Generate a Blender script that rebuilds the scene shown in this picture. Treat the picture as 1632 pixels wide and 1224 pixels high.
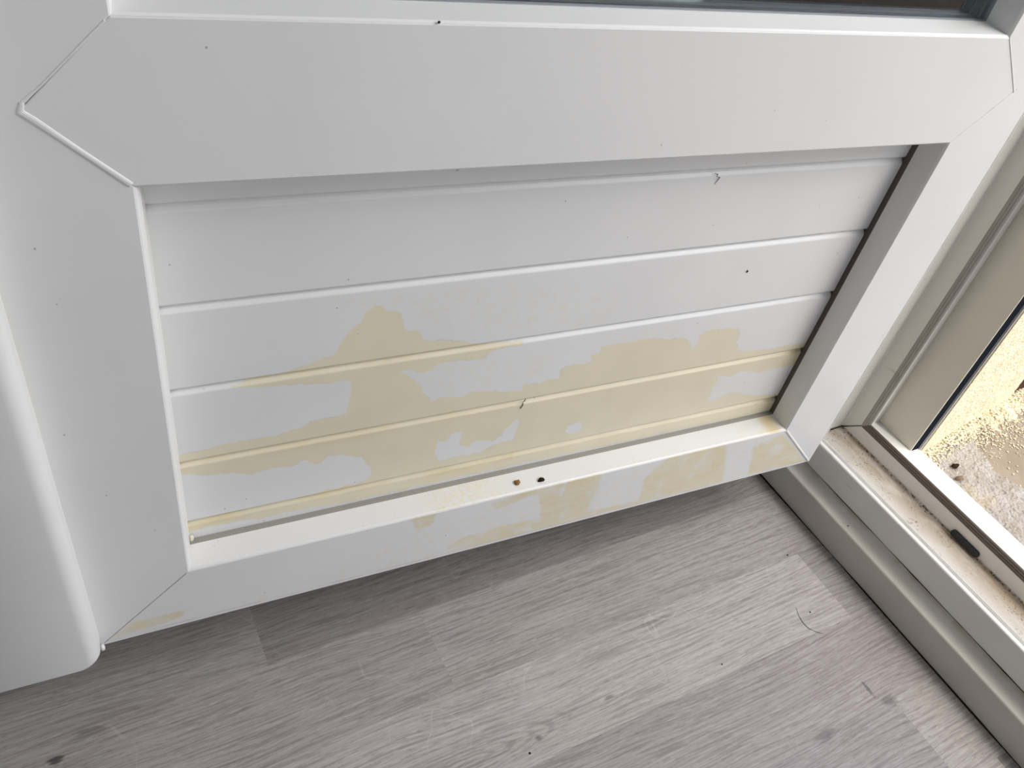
import bpy, bmesh, math, random
import numpy as np
from mathutils import Vector, Matrix
for o in list(bpy.data.objects): bpy.data.objects.remove(o)
scene = bpy.context.scene
COL = scene.collection
ZO = 0.0845          # height of the leaf's lower edge above the floor
A = 0.0605           # the leaf stands almost square to the doorway
N = Vector((math.cos(A), math.sin(A), 0))      # outwards through the doorway
D = Vector((math.sin(A), -math.cos(A), 0))     # along the threshold
def F(X, t, z): return N * X + D * t + Vector((0, 0, z + ZO))   # frame coordinates -> world

# ---------------------------------------------------------------- camera, world, lights, exposure
cam_d = bpy.data.cameras.new('camera'); cam = bpy.data.objects.new('camera', cam_d); COL.objects.link(cam)
cam.location = (0.0497, -0.3727, 0.5889 + ZO)
cam.rotation_mode = 'XYZ'; cam.rotation_euler = (0.8365, -0.1766, -0.4239)
cam_d.sensor_fit = 'HORIZONTAL'; cam_d.sensor_width = 36.0; cam_d.lens = 29.118
cam_d.clip_start = 0.01
scene.camera = cam
scene.view_settings.view_transform = 'Standard'; scene.view_settings.look = 'None'
scene.view_settings.gamma = 1.0; scene.view_settings.use_curve_mapping = False
scene.view_settings.exposure = 0.30

world = bpy.data.worlds.new('daylight'); scene.world = world; world.use_nodes = True
wn = world.node_tree.nodes; wl = world.node_tree.links; wn.clear()
sky = wn.new('ShaderNodeTexSky'); sky.sky_type = 'NISHITA'; sky.sun_disc = False
sky.sun_elevation = math.radians(58); sky.sun_rotation = math.radians(160); sky.dust_density = 2.0
bg = wn.new('ShaderNodeBackground'); bg.inputs[1].default_value = 0.21
wo = wn.new('ShaderNodeOutputWorld')
hs = wn.new('ShaderNodeHueSaturation'); hs.inputs['Saturation'].default_value = 0.60
wl.new(sky.outputs[0], hs.inputs['Color']); wl.new(hs.outputs[0], bg.inputs[0]); wl.new(bg.outputs[0], wo.inputs[0])

sun_d = bpy.data.lights.new('sun', 'SUN'); sun = bpy.data.objects.new('sun', sun_d); COL.objects.link(sun)
to_sun = (N * 0.122 + D * 0.9 + Vector((0, 0, 1))).normalized()
sun.rotation_euler = to_sun.to_track_quat('Z', 'Y').to_euler()
sun_d.energy = 1.0; sun_d.angle = math.radians(0.53); sun_d.color = (1.0, 0.95, 0.88)

def area(name, loc, target, sx, sy, power, color, portal=False):
    l = bpy.data.lights.new(name, 'AREA'); l.shape = 'RECTANGLE'; l.size = sx; l.size_y = sy
    l.energy = power; l.color = color; l.cycles.is_portal = portal
    o = bpy.data.objects.new(name, l); COL.objects.link(o); o.location = loc
    o.rotation_euler = (Vector(loc) - Vector(target)).to_track_quat('Z', 'Y').to_euler()
    return o
pc = F(0.86, 0.70, 1.05 - ZO)
area('doorway_portal', pc, pc - N, 1.36, 2.1, 1, (1, 1, 1), True)
# unseen fill lamp added behind the camera to lift the room
area('room_fill', (-0.6, -2.90, 1.55), (-0.6, 0, 1.2), 1.9, 1.1, 0.35, (1.0, 0.98, 0.96))
# bright sky high in the doorway
area('doorway_daylight', F(1.16, 0.52, 1.22 - ZO), (0.40, -0.1, 0.2), 0.9, 0.5, 9.5, (1.0, 0.975, 0.945))
# fill lamp added to brighten the floor behind the leaf; no window there
area('far_side_fill', (-1.3, 1.70, 1.5), (0.5, 0.7, 0.0), 1.2, 0.9, 4.0, (0.95, 0.98, 1.0))
# weak unseen fill lamp added under the ceiling
area('ceiling_fill', (-0.5, -1.0, 2.44), (-0.5, -1.0, 0), 0.55, 0.55, 0.2, (1.0, 0.97, 0.93))

# ---------------------------------------------------------------- helpers
random.seed(4)
def mesh_obj(name, verts, faces, mat, parent=None, smooth=False):
    me = bpy.data.meshes.new(name); me.from_pydata([tuple(v) for v in verts], [], faces)
    bm = bmesh.new(); bm.from_mesh(me); bmesh.ops.recalc_face_normals(bm, faces=bm.faces); bm.to_mesh(me); bm.free()
    if smooth:
        for p in me.polygons: p.use_smooth = True
    me.materials.append(mat)
    o = bpy.data.objects.new(name, me); COL.objects.link(o)
    if parent: o.parent = parent
    return o
def tag(o, label=None, cat=None, group=None, kind=None):
    if label: o['label'] = label
    if cat: o['category'] = cat
    if group: o['group'] = group
    if kind: o['kind'] = kind
    return o
def empty(name, loc, label=None, cat=None, kind=None, group=None):
    o = bpy.data.objects.new(name, None); o.empty_display_size = .05; COL.objects.link(o); o.location = loc
    return tag(o, label, cat, group, kind)
def bevel(o, w, seg=2, ang=30):
    m = o.modifiers.new('bevel', 'BEVEL'); m.width = w; m.segments = seg; m.limit_method = 'ANGLE'; m.angle_limit = math.radians(ang)
    return o
def prism(name, poly, y0, y1, mat, parent=None, bw=0.0, seg=2):
    """polygon in (x, z), z from the leaf's lower edge, extruded from y0 (front) to y1"""
    n = len(poly)
    v = [(x, y0, z + ZO) for x, z in poly] + [(x, y1, z + ZO) for x, z in poly]
    f = [list(range(n)), list(range(2*n-1, n-1, -1))] + [[i, (i+1) % n, n+(i+1) % n, n+i] for i in range(n)]
    o = mesh_obj(name, v, f, mat, parent)
    if bw: bevel(o, bw, seg)
    return o
def box(name, lo, hi, mat, parent=None, bw=0.0, tf=None):
    v = [Vector((x, y, z)) for x in (lo[0], hi[0]) for y in (lo[1], hi[1]) for z in (lo[2], hi[2])]
    if tf: v = [tf(*p) for p in v]
    f = [(0,1,3,2), (4,6,7,5), (0,4,5,1), (2,3,7,6), (0,2,6,4), (1,5,7,3)]
    o = mesh_obj(name, v, f, mat, parent)
    if bw: bevel(o, bw)
    return o
def loft(name, rings, mat, parent=None, closed_ring=True, smooth=False, bw=0):
    """rings of equal length joined in order; ends capped"""
    n = len(rings[0]); v = [p for r in rings for p in r]; f = []
    for k in range(len(rings)-1):
        for i in range(n if closed_ring else n-1):
            j = (i+1) % n; f.append([k*n+i, k*n+j, (k+1)*n+j, (k+1)*n+i])
    if closed_ring:
        f.append(list(range(n))); f.append(list(range((len(rings)-1)*n, len(rings)*n)))
    o = mesh_obj(name, v, f, mat, parent, smooth)
    if bw: bevel(o, bw)
    return o
def tube(name, pts, r, mat, parent=None, seg=6):
    rings = []
    pts = [Vector(p) for p in pts]
    for i, p in enumerate(pts):
        t = (pts[min(i+1, len(pts)-1)] - pts[max(i-1, 0)]).normalized()
        u = t.orthogonal().normalized(); w = t.cross(u)
        rr = r[i] if isinstance(r, (list, tuple)) else r
        rings.append([p + (u*math.cos(a) + w*math.sin(a))*rr for a in [2*math.pi*k/seg for k in range(seg)]])
    return loft(name, rings, mat, parent, True, True)
def blob(name, c, r, mat, seed=0, parent=None, sub=2, rough=.35, sc=(1,1,1)):
    bm = bmesh.new(); bmesh.ops.create_icosphere(bm, subdivisions=sub, radius=r)
    rnd = random.Random(seed)
    for v in bm.verts:
        k = 1 + rnd.uniform(-rough, rough); v.co = Vector((v.co.x*k*sc[0], v.co.y*k*sc[1], v.co.z*k*sc[2])) + Vector(c)
    me = bpy.data.meshes.new(name); bm.to_mesh(me); bm.free()
    for p in me.polygons: p.use_smooth = True
    me.materials.append(mat); o = bpy.data.objects.new(name, me); COL.objects.link(o)
    if parent: o.parent = parent
    return o

# ---- node helper
class NT:
    def __init__(s, name):
        s.m = bpy.data.materials.new(name); s.m.use_nodes = True; s.t = s.m.node_tree; s.t.nodes.clear()
        s.out = s.n('ShaderNodeOutputMaterial'); s.b = s.n('ShaderNodeBsdfPrincipled'); s.l(s.b.outputs[0], s.out.inputs[0])
    def n(s, ty, **kw):
        x = s.t.nodes.new(ty)
        for k, v in kw.items(): setattr(x, k, v)
        return x
    def l(s, a, b): s.t.links.new(a, b)
    def put(s, inp, v):
        if hasattr(v, 'links') or isinstance(v, bpy.types.NodeSocket): s.l(v, inp)
        else: inp.default_value = v
    def math(s, op, a, b=0.0, c=None, clamp=False):
        x = s.n('ShaderNodeMath', operation=op, use_clamp=clamp); s.put(x.inputs[0], a); s.put(x.inputs[1], b)
        if c is not None: s.put(x.inputs[2], c)
        return x.outputs[0]
    def mix(s, f, a, b, mode='MIX'):
        x = s.n('ShaderNodeMix', data_type='RGBA', blend_type=mode); s.put(x.inputs[0], f)
        s.put(x.inputs[6], a if not isinstance(a, tuple) else (*a, 1)[:4]); s.put(x.inputs[7], b if not isinstance(b, tuple) else (*b, 1)[:4])
        return x.outputs[2]
    def step(s, v, a, b, lo=0.0, hi=1.0):
        x = s.n('ShaderNodeMapRange', interpolation_type='SMOOTHSTEP'); s.put(x.inputs[0], v)
        x.inputs[1].default_value = a; x.inputs[2].default_value = b; x.inputs[3].default_value = lo; x.inputs[4].default_value = hi
        return x.outputs[0]
    def coord(s, scale=(1,1,1), loc=(0,0,0), rot=(0,0,0), src='Object', vec=None):
        if vec is None: vec = s.n('ShaderNodeTexCoord').outputs[src]
        m = s.n('ShaderNodeMapping'); s.l(vec, m.inputs[0]); m.inputs[1].default_value = loc; m.inputs[2].default_value = rot; m.inputs[3].default_value = scale
        return m.outputs[0]
    def noise(s, vec, scale, detail=3, rough=.5, dist=0.0):
        x = s.n('ShaderNodeTexNoise'); s.l(vec, x.inputs[0]); x.inputs['Scale'].default_value = scale
        x.inputs['Detail'].default_value = detail; x.inputs['Roughness'].default_value = rough; x.inputs['Distortion'].default_value = dist
        return x.outputs[0]
    def voro(s, vec, scale, feature='F1'):
        x = s.n('ShaderNodeTexVoronoi', feature=feature); s.l(vec, x.inputs[0]); x.inputs['Scale'].default_value = scale
        return x
    def attr(s, name): return s.n('ShaderNodeAttribute', attribute_name=name).outputs
    def bump(s, h, strength, dist):
        x = s.n('ShaderNodeBump'); s.l(h, x.inputs['Height']); x.inputs['Strength'].default_value = strength; x.inputs['Distance'].default_value = dist
        s.l(x.outputs[0], s.b.inputs['Normal'])
    def base(s, c, rough=.5, spec=.5):
        s.put(s.b.inputs['Base Color'], c if not isinstance(c, tuple) else (*c, 1)[:4]); s.put(s.b.inputs['Roughness'], rough)
        s.b.inputs['Specular IOR Level'].default_value = spec
        return s
def srgb(r, g, b):
    return tuple(((c/255)/12.92 if c/255 <= .04045 else ((c/255+.055)/1.055)**2.4) for c in (r, g, b))

# ---------------------------------------------------------------- materials
PVC = srgb(233, 232, 229)
CREAM = srgb(232, 223, 196)
OCHRE = srgb(222, 207, 166)
def mk_pvc(name, stained=False, dirt_specks=True, base=PVC, face=False):
    t = NT(name); v = t.coord()
    c = t.mix(t.step(t.noise(v, 9, 3), .35, .7), base, tuple(x*.965 for x in base))
    if stained:
        st = t.attr('stain')['Fac'] if 'Fac' in t.attr('stain') else t.attr('stain')[2]
        n1 = t.noise(v, 260, 4, .6); n2 = t.noise(v, 70, 4, .6)
        s = t.math('ADD', st, t.math('ADD', t.math('MULTIPLY', t.math('SUBTRACT', n1, .5), .0040), t.math('MULTIPLY', t.math('SUBTRACT', n2, .5), .0050)))
        s = t.math('ADD', s, t.math('MULTIPLY', t.math('SUBTRACT', t.noise(v, 640, 3, .6), .5), .0022))
        m = t.step(s, -.0002 if not face else -.0012, .0004 if not face else .0022)
        fz = t.attr('fuzz')[2]
        fm = t.math('MULTIPLY', t.step(fz, -.004, .006), t.step(t.noise(v, 150, 5, .6, 1.0), .50, .62))
        col = t.mix(t.step(t.noise(v, 30, 4), .35, .7), CREAM, srgb(228, 219, 193))
        och = t.attr('ochre')[2]
        col = t.mix(t.math('MULTIPLY', t.step(och, 0, 1), t.step(t.noise(t.coord((1, 1, 5)), 25, 4), .3, .75)), col, OCHRE)
        m2 = t.math('MAXIMUM', m, t.math('MULTIPLY', fm, .30))
        if face: m2 = t.math('MULTIPLY', t.math('MULTIPLY', m2, t.step(t.noise(v, 45, 4, .6), .30, .55, .25, .95)), t.step(och, -.5, .5))
        c = t.mix(m2, c, col)
        # hairline dark rim where the film has lifted
        rim = t.math('MULTIPLY', t.math('SUBTRACT', 1.0, t.step(t.math('ABSOLUTE', s), .0001, .0004)), t.step(t.noise(v, 60, 3), .48, .6))
        c = t.mix(t.math('MULTIPLY', rim, .22 if not face else .05), c, srgb(120, 112, 90))
        c = t.mix(t.math('MULTIPLY', t.math('MULTIPLY', t.step(och, 1.0, 2.0), t.step(t.noise(v, 90, 4), .3, .7)), .75), c, srgb(168, 138, 98))
        if face:
            zz = t.n('ShaderNodeSeparateXYZ'); t.l(v, zz.inputs[0]); zr = zz.outputs[2]
            ln = t.math('SUBTRACT', 1.0, t.step(t.math('ABSOLUTE', t.math('SUBTRACT', zr, ZO + .0042)), .0002, .0009))
            c = t.mix(t.math('MULTIPLY', t.math('MULTIPLY', ln, .5), t.step(t.noise(t.coord((.4, 1, 1)), 60, 4), .40, .62)), c, srgb(176, 158, 122))
    if dirt_specks:
        vo = t.voro(v, 95); d = t.math('SUBTRACT', 1.0, t.step(vo.outputs['Distance'], .035, .075))
        pick = t.step(t.noise(vo.outputs['Position'], 1300, 0), .66, .69)
        c = t.mix(t.math('MULTIPLY', t.math('MULTIPLY', d, pick), .55), c, srgb(95, 88, 75))
    t.base(c, .36, .45)
    t.bump(t.noise(v, 900, 2), .03, .0004)
    return t.m
M = {}
M['pvc'] = mk_pvc('white_pvc')
M['pvc_clean'] = mk_pvc('white_pvc_clean', dirt_specks=False)
M['pvc_panel'] = mk_pvc('white_pvc_cladding_stained', stained=True)
M['pvc_rail'] = mk_pvc('white_pvc_rail_stained', stained=True, face=True)
def simple(name, c, rough=.5, spec=.5, bump=None):
    t = NT(name); v = t.coord(); t.base(t.mix(t.noise(v, 60, 3), c, tuple(x*.85 for x in c)), rough, spec)
    if bump: t.bump(t.noise(v, bump[0], 3), bump[1], bump[2])
    return t.m
M['gasket'] = simple('grey_rubber_gasket', srgb(158, 154, 146), .6, .3)
M['gasket_dark'] = simple('dark_rubber_gasket', srgb(98, 88, 80), .6, .3)
M['gasket_pale'] = simple('pale_grey_rubber_gasket', srgb(150, 152, 156), .5, .4)
M['black'] = simple('black_plastic', srgb(30, 32, 38), .5, .5, (900, .3, .0005))
M['brush'] = simple('black_brush_pile', srgb(24, 28, 38), .9, .1, (1500, .6, .001))
M['pvc_guide'] = mk_pvc('white_pvc_warm_bounce', dirt_specks=False, base=srgb(228, 221, 205))  # white PVC with the warm sunlit bounce put into its colour
M['dirt'] = simple('dark_grime', srgb(52, 40, 28), .9, .1)
M['dirt_tan'] = simple('tan_grime', srgb(150, 112, 66), .9, .1)
M['hair'] = simple('dark_hair', srgb(48, 40, 36), .5, .4)
M['caulk'] = simple('grimy_joint', srgb(40, 30, 26), .9, .1)

# dirty frame channel (object space = world metres; X measured out through the doorway)
def mk_frame():
    t = NT('white_pvc_frame_dirty'); v = t.coord(rot=(0, 0, -A), src='Object')
    sep = t.n('ShaderNodeSeparateXYZ'); t.l(v, sep.inputs[0])
    X, T, Z = sep.outputs
    c = t.mix(t.step(t.noise(v, 12, 3), .35, .7), srgb(238, 237, 233), srgb(233, 231, 226))
    # grime lying along the channel's outer corner
    n1 = t.noise(t.coord((1, .35, 1), vec=v), 55, 5, .65)
    inch = t.math('MULTIPLY', t.step(X, .738, .7985), t.math('SUBTRACT', 1.0, t.step(X, .7978, .7990)))
    low = t.math('SUBTRACT', 1.0, t.step(Z, .0585+.0012, .0585+.004))
    g = t.math('MULTIPLY', t.math('MULTIPLY', t.math('POWER', inch, 1.6), low), t.step(n1, .30, .60, .30, 1.0))
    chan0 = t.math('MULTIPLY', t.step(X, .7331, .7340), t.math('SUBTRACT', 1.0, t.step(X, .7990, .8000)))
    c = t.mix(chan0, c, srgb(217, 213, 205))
    c = t.mix(t.math('MULTIPLY', g, .85), c, srgb(150, 126, 96))
    fine = t.noise(v, 420, 5, .7)
    spk = t.math('MULTIPLY', t.math('MULTIPLY', t.step(fine, .57, .63), low), t.step(t.noise(v, 38, 3), .42, .58))
    chan = t.math('MULTIPLY', t.step(X, .734, .760), t.math('SUBTRACT', 1.0, t.step(X, .800, .801)))
    c = t.mix(t.math('MULTIPLY', t.math('MULTIPLY', spk, chan), .85), c, srgb(70, 56, 40))
    # black line of dirt in the crease
    cr = t.math('MULTIPLY', t.math('SUBTRACT', 1.0, t.step(t.math('ABSOLUTE', t.math('SUBTRACT', X, .7974)), .0002, .0012)), low)
    c = t.mix(t.math('MULTIPLY', cr, t.step(t.noise(v, 240, 4, .7), .42, .62)), c, srgb(60, 46, 32))
    # faint rub marks on the upright faces
    c = t.mix(t.math('MULTIPLY', t.step(t.noise(t.coord((1, .2, 1), vec=v), 90, 4), .66, .74), .18), c, srgb(120, 105, 85))
    t.base(c, .26, .6); t.bump(t.noise(v, 700, 2), .03, .0004)
    return t.m
M['frame'] = mk_frame()
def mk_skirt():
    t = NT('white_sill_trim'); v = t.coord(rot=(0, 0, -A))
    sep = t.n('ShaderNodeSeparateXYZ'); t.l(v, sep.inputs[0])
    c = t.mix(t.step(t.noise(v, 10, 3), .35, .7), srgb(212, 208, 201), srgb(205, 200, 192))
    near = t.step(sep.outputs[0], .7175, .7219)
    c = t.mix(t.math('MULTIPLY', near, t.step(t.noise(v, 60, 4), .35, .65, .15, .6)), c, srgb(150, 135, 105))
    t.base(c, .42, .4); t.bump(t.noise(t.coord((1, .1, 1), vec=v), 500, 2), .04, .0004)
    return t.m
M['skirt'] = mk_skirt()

KNOTS = [(-.047, .030, .006, .0045, .85), (-.022, .018, .020, .006, .35), (.3015, .1605, .004, .003, .55), (.378, .1535, .007, .0022, .5), (.6205, .245, .0022, .012, .6), (.548, .262, .017, .006, .45), (.632, .262, .011, .007, .42), (.457, .105, .035, .0022, .35), (.56, .12, .05, .0018, .3)]
def mk_floor():
    t = NT('grey_oak_laminate'); v = t.coord()
    a = t.attr('tone'); sh = t.attr('shift')
    vv = t.n('ShaderNodeVectorMath', operation='ADD'); t.l(v, vv.inputs[0]); t.l(sh[1], vv.inputs[1]); v2 = vv.outputs[0]
    # warp along the grain
    w = t.noise(t.coord((3.0, 9.0, 1), vec=v2), 1.0, 2)
    wv = t.n('ShaderNodeCombineXYZ'); t.l(t.math('MULTIPLY', t.math('SUBTRACT', w, .5), .035), wv.inputs[1])
    v3n = t.n('ShaderNodeVectorMath', operation='ADD'); t.l(v2, v3n.inputs[0]); t.l(wv.outputs[0], v3n.inputs[1]); v3 = v3n.outputs[0]
    streak = t.noise(t.coord((14, 420, 1), vec=v3), 1.0, 5, .68)
    pores = t.noise(t.coord((75, 1100, 1), vec=v3), 1.0, 3, .65)
    broad = t.noise(t.coord((2.2, 34, 1), vec=v3), 1.0, 3, .55)
    rings = t.n('ShaderNodeTexWave', wave_type='BANDS', bands_direction='Y'); t.l(t.coord((.8, 10, 1), vec=v3), rings.inputs[0])
    rings.inputs['Scale'].default_value = 5.5; rings.inputs['Distortion'].default_value = 5; rings.inputs['Detail'].default_value = 3; rings.inputs['Detail Scale'].default_value = 1.2
    light = srgb(175, 170, 167); dark = srgb(124, 118, 115)
    c = t.mix(t.step(broad, .3, .72), light, srgb(166, 161, 157))
    c = t.mix(t.math('MULTIPLY', t.step(streak, .44, .64), .62), c, dark)
    c = t.mix(t.math('MULTIPLY', t.step(rings.outputs[1], .62, .95), .16), c, srgb(120, 112, 108))
    c = t.mix(t.math('MULTIPLY', t.step(pores, .56, .68), .60), c, srgb(106, 99, 95))
    c = t.mix(t.math('MULTIPLY', t.step(t.noise(t.coord((60, 700, 1), vec=v3), 1.0, 3), .56, .68), .34), c, srgb(204, 201, 198))
    # knots and dark blotches
    vo = t.voro(t.coord((4.2, 10, 1), vec=v2), 1.0); k = t.math('SUBTRACT', 1.0, t.step(vo.outputs['Distance'], .03, .13))
    pick = t.step(t.noise(vo.outputs['Position'], 3.7, 0), .56, .60)
    c = t.mix(t.math('MULTIPLY', t.math('MULTIPLY', k, pick), t.step(streak, .35, .65, .25, .8)), c, srgb(84, 76, 74))
    # pale curved saw marks
    sm = t.noise(t.coord((26, 14, 1), rot=(0, 0, .9), vec=v2), 1.0, 1)
    smr = t.math('SUBTRACT', 1.0, t.step(t.math('ABSOLUTE', t.math('SUBTRACT', sm, .56)), .002, .009))
    c = t.mix(t.math('MULTIPLY', t.math('MULTIPLY', smr, .20), t.step(t.noise(v2, 9, 2), .52, .6)), c, srgb(205, 200, 198))
    # single knots, grain scars and one cathedral figure (floor coordinates: out along the staves, then across them)
    sp = t.n('ShaderNodeSeparateXYZ'); t.l(v, sp.inputs[0])
    def ell(x0, y0, rx, ry, wob=.5):
        dx = t.math('MULTIPLY', t.math('SUBTRACT', sp.outputs[0], x0), 1/rx); dy = t.math('MULTIPLY', t.math('SUBTRACT', sp.outputs[1], -y0), 1/ry)
        q = t.math('SQRT', t.math('ADD', t.math('MULTIPLY', dx, dx), t.math('MULTIPLY', dy, dy)))
        return t.math('ADD', q, t.math('MULTIPLY', t.math('SUBTRACT', t.noise(t.coord((60, 400, 1), vec=v), 1.0, 3), .5), wob*2))
    for x0, y0, rx, ry, amt in KNOTS:
        c = t.mix(t.math('MULTIPLY', t.step(ell(x0, y0, rx, ry, .9), .35, 1.1, 1.0, 0.0), amt), c, srgb(66, 60, 64))
    fq = ell(.235, .155, .105, .016, .10); ring = t.n('ShaderNodeMath', operation='SINE'); t.l(t.math('MULTIPLY', fq, 34.0), ring.inputs[0])
    fm = t.math('MULTIPLY', t.step(fq, .75, 1.15, 1.0, 0.0), t.step(ring.outputs[0], 0, .9))
    c = t.mix(t.math('MULTIPLY', fm, .35), c, srgb(112, 105, 101))
    c = t.mix(1.0, c, a[0], 'MULTIPLY')
    t.base(c, t.step(streak, .3, .7, .42, .56), .40)
    t.bump(t.math('ADD', t.math('MULTIPLY', streak, .5), pores), .10, .0006)
    return t.m
M['floor'] = mk_floor()

def mk_plaster():
    t = NT('yellow_roughcast'); v = t.coord()
    n = t.noise(v, 330, 3, .6); vo = t.voro(v, 420)
    c = t.mix(t.step(n, .35, .7), srgb(248, 236, 206), srgb(240, 222, 184))
    c = t.mix(t.math('MULTIPLY', t.step(t.noise(v, 520, 2), .62, .70), .55), c, srgb(168, 142, 96))
    t.base(c, .95, .1); t.bump(t.math('ADD', n, vo.outputs[0]), .8, .0015)
    return t.m
M['plaster'] = mk_plaster()
def mk_mortar():
    t = NT('rough_grey_mortar'); v = t.coord()
    n = t.noise(v, 260, 5, .7); vo = t.voro(v, 300)
    c = t.mix(t.step(t.noise(v, 40, 4), .35, .65), srgb(198, 193, 188), srgb(182, 174, 165))
    c = t.mix(t.math('MULTIPLY', t.step(n, .56, .68), .6), c, srgb(128, 112, 92))
    c = t.mix(t.math('MULTIPLY', t.step(t.noise(v, 22, 3), .58, .68), .22), c, srgb(222, 200, 150))
    t.base(c, .95, .1); t.bump(t.math('ADD', n, t.math('MULTIPLY', vo.outputs[0], .7)), 1.0, .003)
    return t.m
M['mortar'] = mk_mortar()
def mk_slab():
    t = NT('smooth_beige_slab'); v = t.coord()
    c = t.mix(t.step(t.noise(v, 30, 4), .3, .7), srgb(158, 146, 132), srgb(146, 134, 120))
    c = t.mix(t.math('MULTIPLY', t.step(t.noise(v, 500, 2), .62, .7), .4), c, srgb(140, 124, 104))
    t.base(c, .85, .2); t.bump(t.noise(v, 420, 4), .35, .0012)
    return t.m
M['slab'] = mk_slab()
M['crumb'] = simple('yellow_plaster_crumb', srgb(240, 230, 202), .95, .1, (700, .6, .001))
M['crumb_grey'] = simple('grey_mortar_crumb', srgb(206, 196, 182), .95, .1, (700, .6, .001))
M['wall'] = simple('white_interior_wall', srgb(226, 223, 217), .8, .2, (220, .15, .001))
M['ceiling'] = simple('white_ceiling_paint', srgb(235, 233, 229), .85, .2)
M['brown'] = simple('plain_dark_brown', srgb(70, 42, 24), .7, .3, (120, .4, .002))
def mk_glass():
    t = NT('clear_window_glass'); t.t.nodes.remove(t.b)
    g = t.n('ShaderNodeBsdfGlossy'); g.inputs['Roughness'].default_value = .01; g.inputs['Color'].default_value = (.95, .97, 1, 1)
    tr = t.n('ShaderNodeBsdfTransparent'); tr.inputs['Color'].default_value = (.84, .90, .89, 1)
    fr = t.n('ShaderNodeFresnel'); fr.inputs[0].default_value = 1.5
    mx = t.n('ShaderNodeMixShader'); t.l(t.math('MULTIPLY', fr.outputs[0], 1.6, clamp=True), mx.inputs[0]); t.l(tr.outputs[0], mx.inputs[1]); t.l(g.outputs[0], mx.inputs[2])
    t.l(mx.outputs[0], t.out.inputs[0]); return t.m
M['glass'] = mk_glass()

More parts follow.
